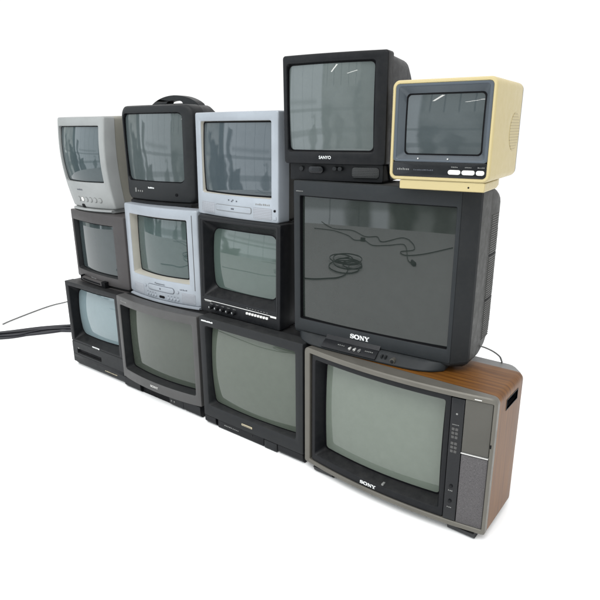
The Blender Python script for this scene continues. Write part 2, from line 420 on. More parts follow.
t.part('frame_stud', MB().rbox(.7115, .7155, .315, .327, -.0078, 0, .001, .0005, 2, 2), 'void')
t.bulge = None
for x0, x1 in ((.050, .135), (.600, .690)):
    m = MB().prism([(-.016, -.0025), (-.008, -.022), (.002, -.030), (.21, -.030), (.235, -.0025)], x0, x1); t.part('foot', m, 'black')
t.casing([(.2505, .008, W-.008, .02, H-.010, .03), (.29, .012, W-.014, .022, H-.012, .035), (.325, .020, W-.030, .022, H-.016, .045), (.345, .05, W-.07, .03, H-.045, .06), (.48, .17, W-.17, .05, H-.15, .06)], 'shell_grey')

# ---- charcoal set, second from right
t = TV(-.574, 0, .03, .562, .483, 0, 0, -.03, 'charcoal television with gold badge and thin frame, directly left of the wood veneer set')
W, H = .562, .483
t.bezel(0, W, .013, H, .006, .06, (.030, .528, .066, .447), .012, (.037, .520, .072, .440), .020, .012, .030, 'charcoal', e=.004, ku=.5)
t.screen(G['dark'], .004)
t.part('badge', MB().rbox(.232, .292, .0355, .0445, -.0014, .003, .001, .0005), 'gold_ink')
t.part('badge_lettering', word('Panasonic', .236, .288, .0372, .0055, -.0018), 'dark_ink')
t.part('corner_lettering', ticks(.014, .084, .4635, .0065, 0, 9, .8), 'white_ink')
b = t.part('base', MB().prism([(.016, .0135), (.024, -.0285), (.26, -.0285), (.26, .0135)], .006, W-.006), 'void')
for x0, x1 in ((.003, .070), (.432, W-.002)):
    m = MB().prism([(.001, .0125), (.002, -.014), (.016, -.030), (.25, -.030), (.25, .0125)], x0, x1); t.part('foot', m, 'black')
t.part('control_door', MB().rbox(.080, .350, -.0265, .0105, .006, .03, .002, .001), 'black')
t.part('door_lettering', ticks(.12, .21, -.008, .005, .006, 9), 'grey_ink')
t.part('button', MB().rbox(.356, .424, -.0265, .0095, .003, .03, .002, .001), 'charcoal')
t.part('remote_sensor', MB().knob(.285, .000, .003, .004, .03), 'black_gloss')
t.casing([(.058, .004, W-.004, .015, H-.003, .010), (.20, .006, W-.006, .01, H-.005, .02), (.30, .05, W-.05, .0, H-.05, .05), (.44, .14, W-.14, .0, H-.15, .06)], 'black')

# ---- graphite set with bowed front
W, H = .582, .436
t = TV(-1.1921, .0175, .0581, W, H, 0, 0, -.0581, 'graphite grey television with bowed frame, directly right of the tape slot combo on the floor',
       bulge=bulge_x(W, H, .028, fade=.13))
t.bezel(0, W, 0, H, .007, .05, (.028, .556, .046, .398), .012, (.039, .528, .053, .389), .018, .036, .012, 'graphite', wall='charcoal', e=.004)
t.screen(G['gray'], .005)
t.part('logo', slab_word(.252, .310, .021, .0105, -.0010), 'chrome')
t.part('corner_lettering', ticks(.046, .104, .414, .005, 0, 9), 'grey_ink')
front = t.bulge; t.bulge = None
t.part('base', MB().prism([(.008, -.0005), (.012, -.0575), (.30, -.0575), (.30, -.0005)], .012, W-.012), 'void')
for x0, x1 in ((.008, .135), (.462, W-.006)):
    t.part('base_block', MB().prism([(-.005, -.001), (-.003, -.044), (.010, -.0581), (.25, -.0581), (.25, -.001)], x0, x1), 'black')
t.part('socket_panel', MB().rbox(.355, .455, -.050, -.004, .000, .03, .003), 'charcoal')
for x in (.372, .392): t.part('socket', MB().knob(x, -.030, .0042, -.003, .02), 'shell_grey')
t.bulge = front
t.casing([(.048, .004, W-.004, .002, H-.003, .010), (.20, .006, W-.006, .004, H-.005, .02), (.30, .06, W-.06, .0, H-.05, .05), (.45, .15, W-.15, .0, H-.14, .06)], 'black')

# ---- tape combo at the left end
W, H = .4763, .4907
t = TV(-1.667, .0233, .0, W, H, 0, 0, 0, 'black television with built-in tape slot below its pale screen, leftmost on the floor')
t.bezel(0, W, .146, H, .004, .05, (.028, .448, .1535, .470), .005, (.034, .392, .176, .442), .034, .036, .024, 'black', wall='black', e=.003, ku=.5)
t.screen(G['vcr'], .004)
bd = t.part('badge', MB().rbox(.200, .264, .1462, .1535, -.0016, .01, .0015, .0008), 'white_ink')
t.part('badge_lettering', ticks(.204, .260, .1475, .0048, -.0017, 5, .6), 'grey_ink', bd)
deck = t.part('tape_deck', MB().loft([rrect(.0, W, .020, .1445, .004, .05), rrect(.0, W, .020, .1445, .004, .002), rrect(.003, W-.003, .023, .1415, .004, -.001), rrect(.046, .275, .078, .106, .003, -.001), rrect(.048, .273, .080, .104, .003, .022)], cap1=True), 'charcoal', angle=25)
t.part('tape_flap', MB().rbox(.050, .271, .081, .098, .010, .02, .002), 'void', deck)
t.part('slot_label', MB().rbox(.055, .068, .1075, .112, -.0018, .0, .0005, .0003, 2, 2), 'grey_ink', deck)
t.part('control_strip', MB().rbox(.012, W-.012, .048, .070, -.0025, .01, .002), 'black', deck)
t.part('deck_lettering', ticks(.300, .410, .034, .005, -.001, 13), 'gold_ink', deck)
t.part('base', MB().prism([(.004, .0195), (.020, .0), (.30, .0), (.30, .0195)], .010, W-.004), 'black')
t.casing([(.048, .002, W-.002, .022, H-.002, .004), (.26, .004, W-.004, .022, H-.003, .006), (.32, .05, W-.05, .02, H-.06, .03), (.42, .10, W-.10, .02, H-.12, .05)], 'brown_grey')

# ================================================================== middle row
# ---- small brown grey set
W, H = .51, .3687
t = TV(-1.6845, .1218, .5012, W, H, -.063, .004, -.0100, 'small brownish grey television with front flap, standing on the tape slot combo',
       bulge=bulge_x(W, H, .022, fade=.12))
t.bezel(0, W, 0, H, .008, .05, (.018, .430, .042, .320), .006, (.030, .418, .050, .312), .006, .018, .010, 'brown_grey', wall='charcoal', e=.004, ku=.9)
t.screen(G['sg'], .004)
t.part('lettering', ticks(.178, .232, .016, .006, 0, 7), 'grey_ink')
fl = t.part('flap', MB().prism([(-.016, -.008), (-.020, -.003), (-.018, .012), (-.004, .016), (.01, .0), (.01, -.0098)], .098, .312), 'brown_grey')
t.part('flap_opening', MB().rbox(.112, .298, .0005, .009, -.0205, -.010, .002), 'void', fl)
for x0, x1 in ((.088, .0965), (.3135, .345)):
    t.part('flap_hinge', MB().prism([(-.020, -.0095), (-.022, .020), (.004, .022), (.01, -.0095)], x0, x1), 'void', fl)
t.part('base', MB().prism([(.012, .0005), (.014, -.0100), (.26, -.0100), (.26, .0005)], .02, W-.012), 'charcoal')
t.casing([(.048, .004, W-.004, .002, H-.003, .010), (.16, .008, W-.010, .004, H-.004, .015), (.26, .06, W-.07, .002, H-.05, .04), (.36, .13, W-.14, .0, H-.12, .05)], 'brown_grey')

# ---- silver disc combo, middle
W, H = .506, .448
t = TV(-1.174, .097, .4945, W, H, .011, -.007, 0, 'silver disc television with rounded chin, standing on the graphite grey set',
       bulge=bulge_x(W, H, .030, fade=.14))
t.bezel(0, W, .012, H, .010, .06, (.045, .452, .108, .405), .006, (.056, .412, .120, .394), .010, .026, .016, 'silver', wall='silver_warm', e=.007, ku=.8)
t.screen(G['sm'], .005)
t.part('lettering', word('Panasonic', .228, .298, .086, .008, -.0008), 'dark_ink')
tr = t.part('disc_tray', MB().rbox(.176, .356, .054, .080, -.003, .01, .012, .002), 'silver')
t.part('tray_outline', outline(.1745, .3575, .0525, .0815, .0135, .0018, -.001), 'dark_ink', tr)
t.part('disc_mark', MB().knob(.266, .067, .0045, -.0042, 0), 'dark_ink', tr)
t.part('remote_window', MB().rbox(.255, .292, .022, .034, -.0022, .01, .006), 'void')
for x in (.168, .188, .208, .228, .318, .338, .358, .378):
    t.part('button', MB().rbox(x-.0065, x+.0065, .0225, .0335, -.004, .01, .005, .0015, 2, 4), 'silver')
    t.part('button_label', ticks(x-.005, x+.005, .0385, .003, 0, 3), 'dark_ink')
for x in (.152, .378): t.part('button', MB().knob(x, .066, .007, -.004, .01), 'silver')
t.part('disc_lettering', ticks(.392, .436, .078, .006, 0, 5), 'dark_ink')
for x0, x1 in ((.050, .136), (.400, .478)):
    t.part('speaker_grille', MB().rbox(x0, x1, .018, .066, -.0012, .01, .004, .001), 'grille_silver')
t.part('frame_groove', MB().rbox(.4765, .4795, .085, H-.022, -.0009, .01, .0012, .0004), 'graphite')
t.part('base', MB().prism([(.002, .0115), (-.012, .008), (-.012, .002), (.0, 0), (.24, 0), (.24, .0115)], .020, W-.002), 'silver')
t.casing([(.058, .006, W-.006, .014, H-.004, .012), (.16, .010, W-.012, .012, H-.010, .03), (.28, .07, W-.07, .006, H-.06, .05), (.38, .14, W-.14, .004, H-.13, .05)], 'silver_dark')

# ---- black monitor with buttons
W, H = .458, .420
t = TV(-.626, .061, .5135, W, H, -.012, -.028, 0, 'black monitor television with row of tiny white buttons below its deep-set screen')
t.bezel(0, W, 0, H, .006, .06, (.026, .438, .072, .402), .006, (.042, .402, .100, .366), .034, .036, .020, 'black', wall='black', e=.006, ku=.5)
t.screen(G['bb'], .003)
t.part('frame_ridge', outline(.012, W-.012, .062, H-.010, .006, .004, -.0005), 'charcoal')
ln = t.part('trim_strip', MB().rbox(.026, .440, .0535, .0560, -.0015, .003, .0008, .0005), 'chrome')
t.part('trim_plate', MB().rbox(.408, .440, .0480, .0530, -.0014, .003, .0015, .0005), 'chrome', ln)
t.part('trim_plate', MB().rbox(.030, .070, .0480, .0530, -.0014, .003, .0015, .0005), 'grey_ink', ln)
for i in range(5):
    x = .070+i*.0345; kb = t.part('knob', MB().knob(x, .027, .0085, -.016, .004, .002), 'black')
    t.part('knob_pointer', MB().rbox(x-.001, x+.001, .027, .034, -.0165, -.014, .0005, .0003, 1, 1), 'white_ink', kb)
    t.part('knob_label', ticks(x-.008, x+.008, .040, .003, 0, 4), 'grey_ink')
for i in range(8):
    x = .278+i*.0155; t.part('button', MB().rbox(x, x+.0105, .0365, .0455, -.005, .004, .0012, .0008, 2, 2), 'white_btn')
    t.part('button_label', ticks(x+.001, x+.010, .062, .003, -.0009, 2), 'grey_ink')
t.part('stand_plate', MB().prism([(.01, .0), (.012, -.0002), (.24, -.0002), (.24, .0)], .01, W-.01), 'void')
t.casing([(.058, .003, W-.003, .002, H-.002, .006), (.20, .005, W-.005, .002, H-.004, .01), (.28, .05, W-.05, .002, H-.05, .03), (.40, .10, W-.10, .002, H-.12, .05)], 'black')

# ---- big slate set
W, H = .668, .595
def bigb(x, y, z):
    return (x, y-.010*(1-((x-.31)/.34)**2)*max(0., 1-max(0, y)/.10), z)
t = TV(-.091, .054, .5105, W, H, .052, .001, 0, 'large dark slate television with wide flat screen, standing on the wood veneer set', bulge=bigb)
z0 = .034
t.bezel(.0, .618, z0, H, .006, .030, (.024, .607, .0785, .546), .004, (.029, .602, .083, .541), .004, .010, .006, 'sony_dark', wall='void', e=.003, ku=.9)
t.screen(G['big'], .002)
# corner chamfers and bottom return
m = MB().loft([[(.6185, .0015, z0), (.664, .036, z0+.006), (.667, .044, z0+.006), (.6185, .044, z0)], [(.6185, .0015, H-.002), (.664, .036, H-.004), (.667, .044, H-.004), (.6185, .044, H-.002)]], True, True)
t.part('corner_panel', m, 'charcoal', angle=20)  # darker material puts the shade of this angled face into its colour
m = MB().loft([[(-.0005, .0015, z0), (-.022, .036, z0+.006), (-.025, .044, z0+.006), (-.0005, .044, z0)], [(-.0005, .0015, H-.002), (-.022, .036, H-.004), (-.025, .044, H-.004), (-.0005, .044, H-.002)]], True, True)
t.part('corner_panel', m, 'sony_dark', angle=20)
m = MB()
def lowloop(i, y0, zz): return [(-.022+i, .044, zz), (.0+i, y0, zz), (.618-i, y0, zz), (.664-i, .044, zz), (.664-i, .12, zz), (-.022+i, .12, zz)]
m.loft([lowloop(0, .002, z0+.004), lowloop(.004, .004, z0-.006), lowloop(.020, .014, z0-.018), lowloop(.045, .030, .012)], True, True)
t.part('lower_return', m, 'sony_dark', angle=25)
# protruding foot tray
m = MB(); N = 16
N = 40
def tray(yf, zz, ins): return [(.014+ins+(.590-2*ins)*(.5-.5*math.cos(math.pi*k/N)), .012+(yf-.012)*(1-abs(math.cos(math.pi*k/N))**7), zz) for k in range(N+1)]+[(.604-ins, .11, zz), (.014+ins, .11, zz)]
m.loft([tray(-.000, .032, .0), tray(-.008, .030, .0), tray(-.014, .026, .001), tray(-.036, .010, .004), tray(-.041, .006, .005), tray(-.041, .002, .006), tray(-.038, 0, .008)], True, True)
base = t.part('base', m, 'sony_dark', angle=22)
rp = t.part('socket_recess', MB().prism([(.010, .046), (.0010, .046), (-.0105, .0310), (-.0225, .0262), (-.0445, .0112), (-.038, .006), (.010, .006)], .152, .372), 'black_gloss', angle=20)
for x, mt in ((.266, 'chrome'), (.285, 'chrome'), (.304, 'shell_grey')):
    t.part('socket', MB().knob(x, .0225, .0048, -.0350, -.022), mt, rp); t.part('socket_hole', MB().knob(x, .0225, .0022, -.0353, -.024), 'void', rp)
t.part('socket_label', ticks(.325, .358, .024, .003, -.0268, 5), 'grey_ink', rp); t.part('socket_label', ticks(.215, .245, .024, .003, -.0268, 4), 'grey_ink', rp)
pb = t.part('power_button', MB().knob(.434, .0150, .0068, -.0395, -.02, .002), 'charcoal'); t.part('power_button_ring', MB().knob(.434, .0150, .0095, -.0380, -.02, .001), 'panel_grey', pb)
for x in (.388, .402): t.part('button', MB().rbox(x, x+.006, .016, .026, -.0330, -.02, .001, .0006, 2, 2), 'charcoal')
t.part('logo', slab_word(.250, .327, .0510, .0165, -.0012), 'white_ink')
t.part('corner_lettering', ticks(.012, .044, .557, .004, 0, 6), 'grey_ink')
# back: smooth collar, then ribbed rear half
def bring(y, i, zt, zb, r): return (y, -.025+i, W-.001-i, zb, zt, r)
t.casing([bring(.0445, 0, H-.004, z0+.006, .006), bring(.10, .001, H-.004, .028, .010), bring(.15, .004, H-.006, .022, .016)], 'sony_side', name='side_collar')
BR = [(.1505, .004, H-.006, .022, .016), (.20, .003, H-.006, .030, .03), (.25, .006, H-.008, .045, .05), (.30, .024, H-.012, .06, .07), (.34, .060, H-.05, .07, .08), (.38, .12, H-.19, .07, .08), (.46, .18, H-.25, .07, .08)]
back = t.casing([bring(*q) for q in BR], 'sony_side')
# cooling ribs on the visible side of the rear half (one ribbed skin)
def side_x(y):
    for (a, b) in zip(BR, BR[1:]):
        if a[0] <= y <= b[0]: f = (y-a[0])/(b[0]-a[0]); return W-.001-(a[1]+(b[1]-a[1])*f)
    return W-.2
m = MB(); nr = 58
for k in range(nr):
    z = .075+k*.0077
    if z > .50 or k in (18, 38): continue
    yl = [.165, .19, .215, .24, .265, .285]
    if z > .45 or z < .12: yl = yl[:4]
    prof = []
    for y in yl:
        x = side_x(y); prof.append([(x-.003, y, z), (x+.0022, y, z+.0006), (x+.0022, y, z+.0034), (x-.003, y, z+.004)])
    m.loft(prof, True, True)
t.part('cooling_ribs', m, 'rib_grey', back)
for z in (.075+18*.0077, .075+38*.0077):
    m = MB().loft([[(side_x(y)-.003, y, z-.002), (side_x(y)+.001, y, z-.001), (side_x(y)+.001, y, z+.005), (side_x(y)-.003, y, z+.006)] for y in (.165, .19, .215, .24, .265, .285)], True, True)
    t.part('rib_divider', m, 'void', back)

# ================================================================== top row
# ---- pale curved set, far left
W, H = .395, .468
def whb(x, y, z):
    k = max(0., 1-max(0., y)/.14); k = k*k*(3-2*k); u = (x-W/2)/(W/2); w = z/H
    d = .030*(1-u*u)+.030*math.sin(math.pi*min(1, max(0, w*.95+.02)))-.004
    t_ = 1-.05*max(0., 1-w)**1.5
    return (x+.036*max(0., 1-w)**1.3*max(0., 1-x/W), y-d*k, z)
t = TV(-1.700, .139, .872, W, H, .022, .052, 0, 'pale grey television with bulging front and round buttons, leftmost in the top row', bulge=whb)
t.bezel(0, W, .018, H, .010, .06, (.012, .366, .148, .428), .008, (.016, .361, .152, .424), .012, .008, .010, 'pale', e=.008)
t.screen(G['wh'], .004)
t.part('lettering', ticks(.130, .186, .108, .008, 0, 5), 'dark_ink')
for i in range(6):
    x = .122+i*.037
    t.part('button', MB().knob(x, .062, .0115, -.004, .01, .003), 'white_btn' if i == 1 else 'pale')
    t.part('button_ring', outline(x-.0135, x+.0135, .0485, .0755, .0135, .0012, 0), 'shell_grey')
t.part('remote_window', MB().rbox(.128, .160, .0185, .036, -.0025, .01, (.001, .001, .015, .015), .001), 'void')
t.part('base', MB().prism([(.012, .0175), (-.012, .014), (-.016, .006), (-.010, 0), (.22, 0), (.22, .0175)], .022, W-.018), 'pale')
t.casing([(.058, .003, W-.003, .020, H-.004, .012), (.12, .008, W-.006, .018, H+.004, .02), (.22, .030, W-.030, .014, H+.004, .03), (.34, .09, W-.09, .01, H-.06, .05)], 'putty')

# ---- black set with carrying handle
W, H = .441, .447
t = TV(-1.192, .147, .9415, W, H, .076, -.032, 0, 'black rounded portable television with a carrying handle on top',
       bulge=(lambda g: lambda x, y, z: (lambda q: (q[0]-.024*(z/H)*max(0., 1-x/W), q[1], q[2]))(g(x, y, z)))(bulge_x(W, H, .030, fade=.13)))
t.bezel(0, W, .016, H-.004, (.030, .030, .045, .045), .07, (.012, .390, .102, .412), .022, (.016, .385, .106, .408), .026, .002, .014, 'charcoal', wall='black_gloss', e=.014, ku=.6)
t.screen(G['hd'], .003)
t.part('lettering', ticks(.172, .214, .074, .007, 0, 6), 'white_ink')
for i, (x, w, h) in enumerate(((.072, .010, .020), (.094, .006, .008), (.110, .006, .008), (.126, .006, .008))):
    t.part('button', MB().rbox(x, x+w, .056-.2*h, .056+.8*h, -.003, .01, .002, .0008, 2, 3), 'grey_ink' if i else 'shell_grey')
t.part('socket', MB().knob(.345, .052, .0068, -.0035, .01), 'void')
t.part('base', MB().prism([(.006, .016), (-.004, .012), (-.004, .0), (.25, .0), (.25, .016)], .026, W-.02), 'black')
t.casing([(.068, .006, W-.006, .018, H-.008, .045), (.16, .012, W-.010, .014, H-.004, .06), (.26, .05, W-.05, .008, H-.03, .07), (.36, .10, W-.10, .004, H-.10, .07)], 'charcoal')
# the handle: an arch standing up from the casing with a long finger hole
m = MB(); N = 18; yh = .14
def arch(f, z_b): return [(.085+.255*k/N, yh, z_b+f*math.sin(math.pi*k/N)) for k in range(N+1)]
out_ = [(.070+.312*k/N, H-.020+.062*math.sin(math.pi*k/N)**.55) for k in range(N+1)]
inn_ = [(.178+.100*k/N, H+.006+.013*math.sin(math.pi*k/N)**.35) for k in range(N+1)]
bot_ = [(.178+.100*k/N, H+.0055) for k in range(N+1)]
lo_ = [(.070+.312*k/N, H-.030) for k in range(N+1)]
def slab(pairs_a, pairs_b, y0, y1):
    A = [[(p[0], y0, p[1]) for p in pairs_a], [(p[0], y0, p[1]) for p in pairs_b]]
    Bk = [[(p[0], y1, p[1]) for p in pairs_a], [(p[0], y1, p[1]) for p in pairs_b]]
    for k in range(N):
        q = [A[0][k], A[0][k+1], A[1][k+1], A[1][k]]; w = [Bk[0][k], Bk[0][k+1], Bk[1][k+1], Bk[1][k]]
        i = m.ring(q); j = m.ring(w); m.f.append(tuple(i)); m.f.append(tuple(reversed(j)))
        for a in range(4): m.f.append((i[a], i[(a+1) % 4], j[(a+1) % 4], j[a]))
slab(out_, inn_, yh-.022, yh+.022); slab(bot_, lo_, yh-.022, yh+.022)
t.part('carrying_handle', m, 'charcoal', angle=35)

# ---- silver disc combo, top row
W, H = .476, .411
t = TV(-.669, .118, .934, W, H, -.064, -.022, 0, 'silver disc television with square corners, standing on the black monitor',
       bulge=bulge_x(W, H, .020, fade=.12))
t.bezel(0, W, 0, H, .007, .06, (.038, .446, .088, .380), .008, (.043, .442, .094, .376), .012, .004, .014, 'silver', wall='silver_warm', e=.006, ku=.6)
t.screen(G['st'], .006)
tr = t.part('disc_tray', MB().rbox(.138, .345, .028, .050, -.003, .01, .007, .0015), 'silver')
t.part('tray_outline', outline(.1365, .3465, .0265, .0515, .0085, .0014, -.001), 'shell_grey', tr)
t.part('disc_mark', MB().rbox(.235, .252, .036, .042, -.0042, 0, .002, .0005, 2, 2), 'dark_ink', tr)
for x, z in ((.216, .070), (.234, .066), (.241, .071), (.262, .068)): t.part('mark', MB().rbox(x, x+.007, z, z+.005, -.0012, .002, .001, .0004, 2, 2), 'dark_ink')
t.part('disc_lettering', ticks(.368, .440, .064, .007, 0, 8), 'shell_grey')
for x0, x1 in ((.034, .128), (.356, .446)): t.part('speaker_grille', MB().rbox(x0, x1, .010, .054, -.0010, .01, .004, .0008), 'grille_silver')
t.part('button', MB().knob(.460, .047, .0048, -.003, .01), 'void'); t.part('button', MB().rbox(.452, .467, .012, .026, -.002, .01, .002), 'silver')
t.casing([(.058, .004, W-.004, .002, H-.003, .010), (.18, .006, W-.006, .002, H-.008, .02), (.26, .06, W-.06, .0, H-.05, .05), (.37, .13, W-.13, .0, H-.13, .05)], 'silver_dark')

# ---- black set on the big one
W, H = .372, .412
t = TV(-.132, .059, 1.1055, W, H, .171, .020, 0, 'black television with a white badge, tallest of the top row, beside the cream one',
       bulge=bulge_x(W, H, .014, fade=.12))
t.bezel(-.004, W+.004, .058, H, .010, .05, (.010, .338, .096, .388), .010, (.014, .334, .101, .384), .016, .003, .012, 'black', e=.006)
t.screen(G['sa'], .004)
t.part('badge', word('SANYO', .140, .186, .0760, .0105, -.0012), 'white_ink')
# chin narrows below the frame
m = MB().loft([rrect(.012, W-.006, .0, .0575, (.006, .006, .002, .002), .34), rrect(.012, W-.006, .0, .0575, (.006, .006, .002, .002), .018), rrect(.014, W-.008, .002, .0575, (.006, .006, .002, .002), .014)], cap1=True)
ch = t.part('chin', m, 'black')
t.part('control_cluster', MB().rbox(.092, .150, .026, .050, .010, .02, .011, .002), 'black_gloss', ch)
for x in (.186, .206): t.part('button', MB().rbox(x, x+.016, .036, .050, .009, .02, .006, .002, 2, 4), 'charcoal', ch)
t.part('power_button', MB().knob(.062, .040, .0085, .010, .02, .002), 'charcoal', ch)
t.part('speaker_grille', MB().rbox(.258, .352, .014, .050, .0115, .02, .010, .001), 'grille_dark', ch)
q = lambda r_: (.005, .005, r_, r_)
t.casing([(.048, .0, W-.0, .056, H-.004, q(.020)), (.07, .001, W-.001, .003, H-.004, q(.025)), (.10, .002, W-.001, .002, H-.004, q(.03)), (.24, .004, W-.004, .001, H-.006, q(.04)), (.285, .012, W-.010, .001, H-.02, q(.05)), (.292, .03, W-.005, .001, H-.050, q(.05)), (.36, .05, W-.016, .001, H-.068, q(.06)), (.43, .10, W-.07, .001, H-.13, q(.06))], 'black')

# ---- cream portable
W, H = .304, .311
t = TV(.316, .010, 1.1055, W, H, .097, -.009, 0, 'small cream portable television with three white buttons, rightmost in the top row')
fr = (0, W, .0265, H)
m = MB()
m.loft([rrect(*fr, .020, .31), rrect(*fr, .020, .006), rrect(.001, W-.001, .0275, H-.001, .020, .002), rrect(.004, W-.004, .0305, H-.004, .018, -.001), rrect(.009, W-.009, .0355, H-.009, .014, -.001), rrect(.011, W-.011, .0375, H-.011, .012, .002), rrect(.011, W-.011, .0375, H-.011, .012, .012)])
m.loft([rrect(*fr, .020, .31), rrect(.002, W-.002, .0285, H-.002, .020, .3105)])
cabi = t.part('cabinet', m, 'cream')
t.part('back_cover', MB().loft([rrect(.001, W-.001, .0275, H-.001, .020, .3110), rrect(.001, W-.001, .0275, H-.001, .020, .322), rrect(.03, W-.03, .05, H-.03, .03, .36)], True, True), 'shell_grey')
t.bezel(.0105, W-.0105, .081, H-.0105, .010, .02, (.018, W-.018, .086, H-.016), .008, (.036, .270, .100, .274), .012, .020, .008, 'slate_blue', e=.002, wall='slate_lite')
t.screen(G['cr'], .004)
cpn = t.part('control_panel', MB().rbox(.0105, W-.0105, .037, .0805, .0015, .012, .004, .001), 'black_gloss')
for a, b_ in ((.184, .220), (.224, .261), (.265, .288)): t.part('button', MB().rbox(a, b_, .0475, .0605, -.004, .006, .006, .002, 3, 5), 'white_btn', cpn)
for a in (.192, .232, .268): t.part('button_label', ticks(a, a+.020, .067, .003, .0015, 5), 'grey_ink', cpn)
t.part('panel_lettering', ticks(.026, .066, .056, .006, .0015, 7), 'grey_ink', cpn); t.part('panel_lettering', ticks(.078, .140, .056, .0035, .0015, 12), 'dark_ink', cpn)
for x in (.090, .180): t.part('screw', MB().knob(x, .0905, .0022, -.0015, .004), 'chrome')
m = MB().loft([rrect(.040, W-.030, .0, .0262, .004, .24), rrect(.036, W-.014, .0, .0262, .004, .15), rrect(.034, W-.012, .0, .0262, .004, .006), rrect(.036, W-.014, .002, .0262, .004, .003)], True, True)
bs = t.part('base', m, 'cream'); t.part('screw_hole', MB().knob(.246, .012, .0028, .0022, .006), 'void', bs)
# oval speaker field on the right side
oy, oz = .245, .165
m = MB(); l1 = [(W+.0012, oy+.062*math.cos(a*math.pi/24), oz+.056*math.sin(a*math.pi/24)) for a in range(48)]
m.loft([[(W-.002, p[1], p[2]) for p in l1], l1]); m.f.append(tuple(range(len(m.v)-48, len(m.v))))
t.part('speaker_grille', m, 'grille_cream', cabi)

# ================================================================== cables
def loose(name, label, paths, mat, cat='cable', group=None):
    """A cable lying about: one object when single, else an Empty with each strand as a part."""
    if len(paths) == 1:
        o = finish(name, MB().tube(*paths[0]), mat)
    else:
        o = bpy.data.objects.new(name, None); COL.objects.link(o); o.empty_display_size = .1
        o.location = paths[0][0][0]; L = Vector(o.location)
        for p, r in paths: finish('strand', MB().tube([Vector(q)-L for q in p], r), mat, o)
    o['label'] = label; o['category'] = cat
    if group: o['group'] = group
    return o
strands = []
for k, (dx, dz, rr) in enumerate(((0, .010, .009), (.035, .009, .008), (-.035, .009, .008), (.010, .026, .008), (.060, .008, .007), (-.015, .022, .006), (.045, .021, .006), (-.058, .007, .006))):
    w = lambda: random.uniform(-.022, .022)
    strands.append(([(-1.75+dx, .62, dz+.02), (-2.02+dx+w(), .50+w(), dz+.008), (-2.20+dx+w(), .345+w(), dz), (-2.32+dx+w(), .19+w(), dz), (-2.42+dx*1.2+w(), .02+w(), dz), (-2.55+dx+w(), -.12+w(), dz), (-2.75+dx, -.30, dz)], rr))
loose('cable_bundle', 'bundle of thick black cables on the floor behind the tape combo', strands, 'rubber')
loose('wire', 'thin grey wire curving across the floor at the far left above the black cables',
      [([(-2.668, .099, .006), (-2.70, .17, .006), (-2.76, .35, .006), (-2.80, .50, .006), (-2.795, .60, .008), (-2.74, .71, .010), (-2.40, .86, .008), (-1.9, .80, .006)], .0048)], 'grey_wire')
loose('antenna_lead', 'thin grey lead looping down behind the large slate television onto the wood veneer set',
      [([(0.49400000000000005, 0.264, 0.575), (0.554, 0.254, 0.565), (0.578, 0.269, 0.555), (0.601, 0.287, 0.54), (0.616, 0.311, 0.517), (0.623, 0.315, 0.498), (0.603, 0.355, 0.4975)], .0028)], 'grey_wire')
# cables lying on the floor in front, seen mirrored in the screens
coil = []
for k in range(80):
    a = k*.45; rr = .20+.075*math.sin(a*.37+1)+.05*math.sin(a*.83)
    coil.append((-1.60+.16*math.sin(a*.21)+rr*math.cos(a)*1.15, -2.92+.08*math.cos(a*.17)+rr*math.sin(a)*.95, .012+.0005*k))
coil += [(-1.40, -2.60, .02), (-1.42, -2.40, .012), (-1.55, -2.25, .012), (-1.8, -2.05, .012), (-2.3, -1.9, .012), (-2.9, -1.5, .012)]
loose('coiled_cable', 'coil of black cable on the floor in front, mirrored in the large slate screen', [(coil, .0072)], 'rubber')
loose('floor_cable', 'long dark cable trailing over the floor, mirrored near the top of the large slate screen',
      [([(-3.6, -4.9, .012), (-3.0, -4.6, .012), (-2.5, -4.75, .012), (-2.0, -4.5, .012), (-1.75, -4.62, .012), (-1.5, -4.35, .012), (-1.2, -4.8, .012), (-.9, -4.55, .012), (-.75, -4.15, .012), (-.95, -3.95, .012), (-.8, -3.8, .012), (-.5, -4.0, .012), (-.1, -4.5, .012)], .0065)], 'rubber')

loose('extension_lead', 'long thin lead with a plug lump on the floor, mirrored beside the trailing dark cable',
      [([(-3.4, -4.3, .012), (-2.9, -4.45, .012), (-2.4, -4.35, .012), (-2.1, -4.15, .012), (-1.9, -4.25, .012), (-1.6, -4.05, .012), (-1.3, -4.2, .012), (-1.0, -4.35, .012), (-.7, -3.6, .012), (-.55, -3.45, .012)], .006),
       ([(-.60, -3.50, .02), (-.52, -3.40, .02)], .028), ([(-1.98, -4.22, .02), (-1.88, -4.24, .02)], .030)], 'rubber')

# ================================================================== setting
m = MB()
rings = [[(-.6+rr*math.cos(a*math.pi/48), 1.0+rr*math.sin(a*math.pi/48), 0) for a in range(96)] for rr in (6.5, 5, 3, 1.5, .6)]
m.loft(rings).fan(rings[-1], (-.6, 1.0, 0))
mf, nt, bf = new_mat('white studio floor')
bf.inputs['Base Color'].default_value = (.94, .94, .94, 1); bf.inputs['Roughness'].default_value = .6; bf.inputs['Specular IOR Level'].default_value = .2
fo = finish('floor', m, mf); fo['kind'] = 'structure'

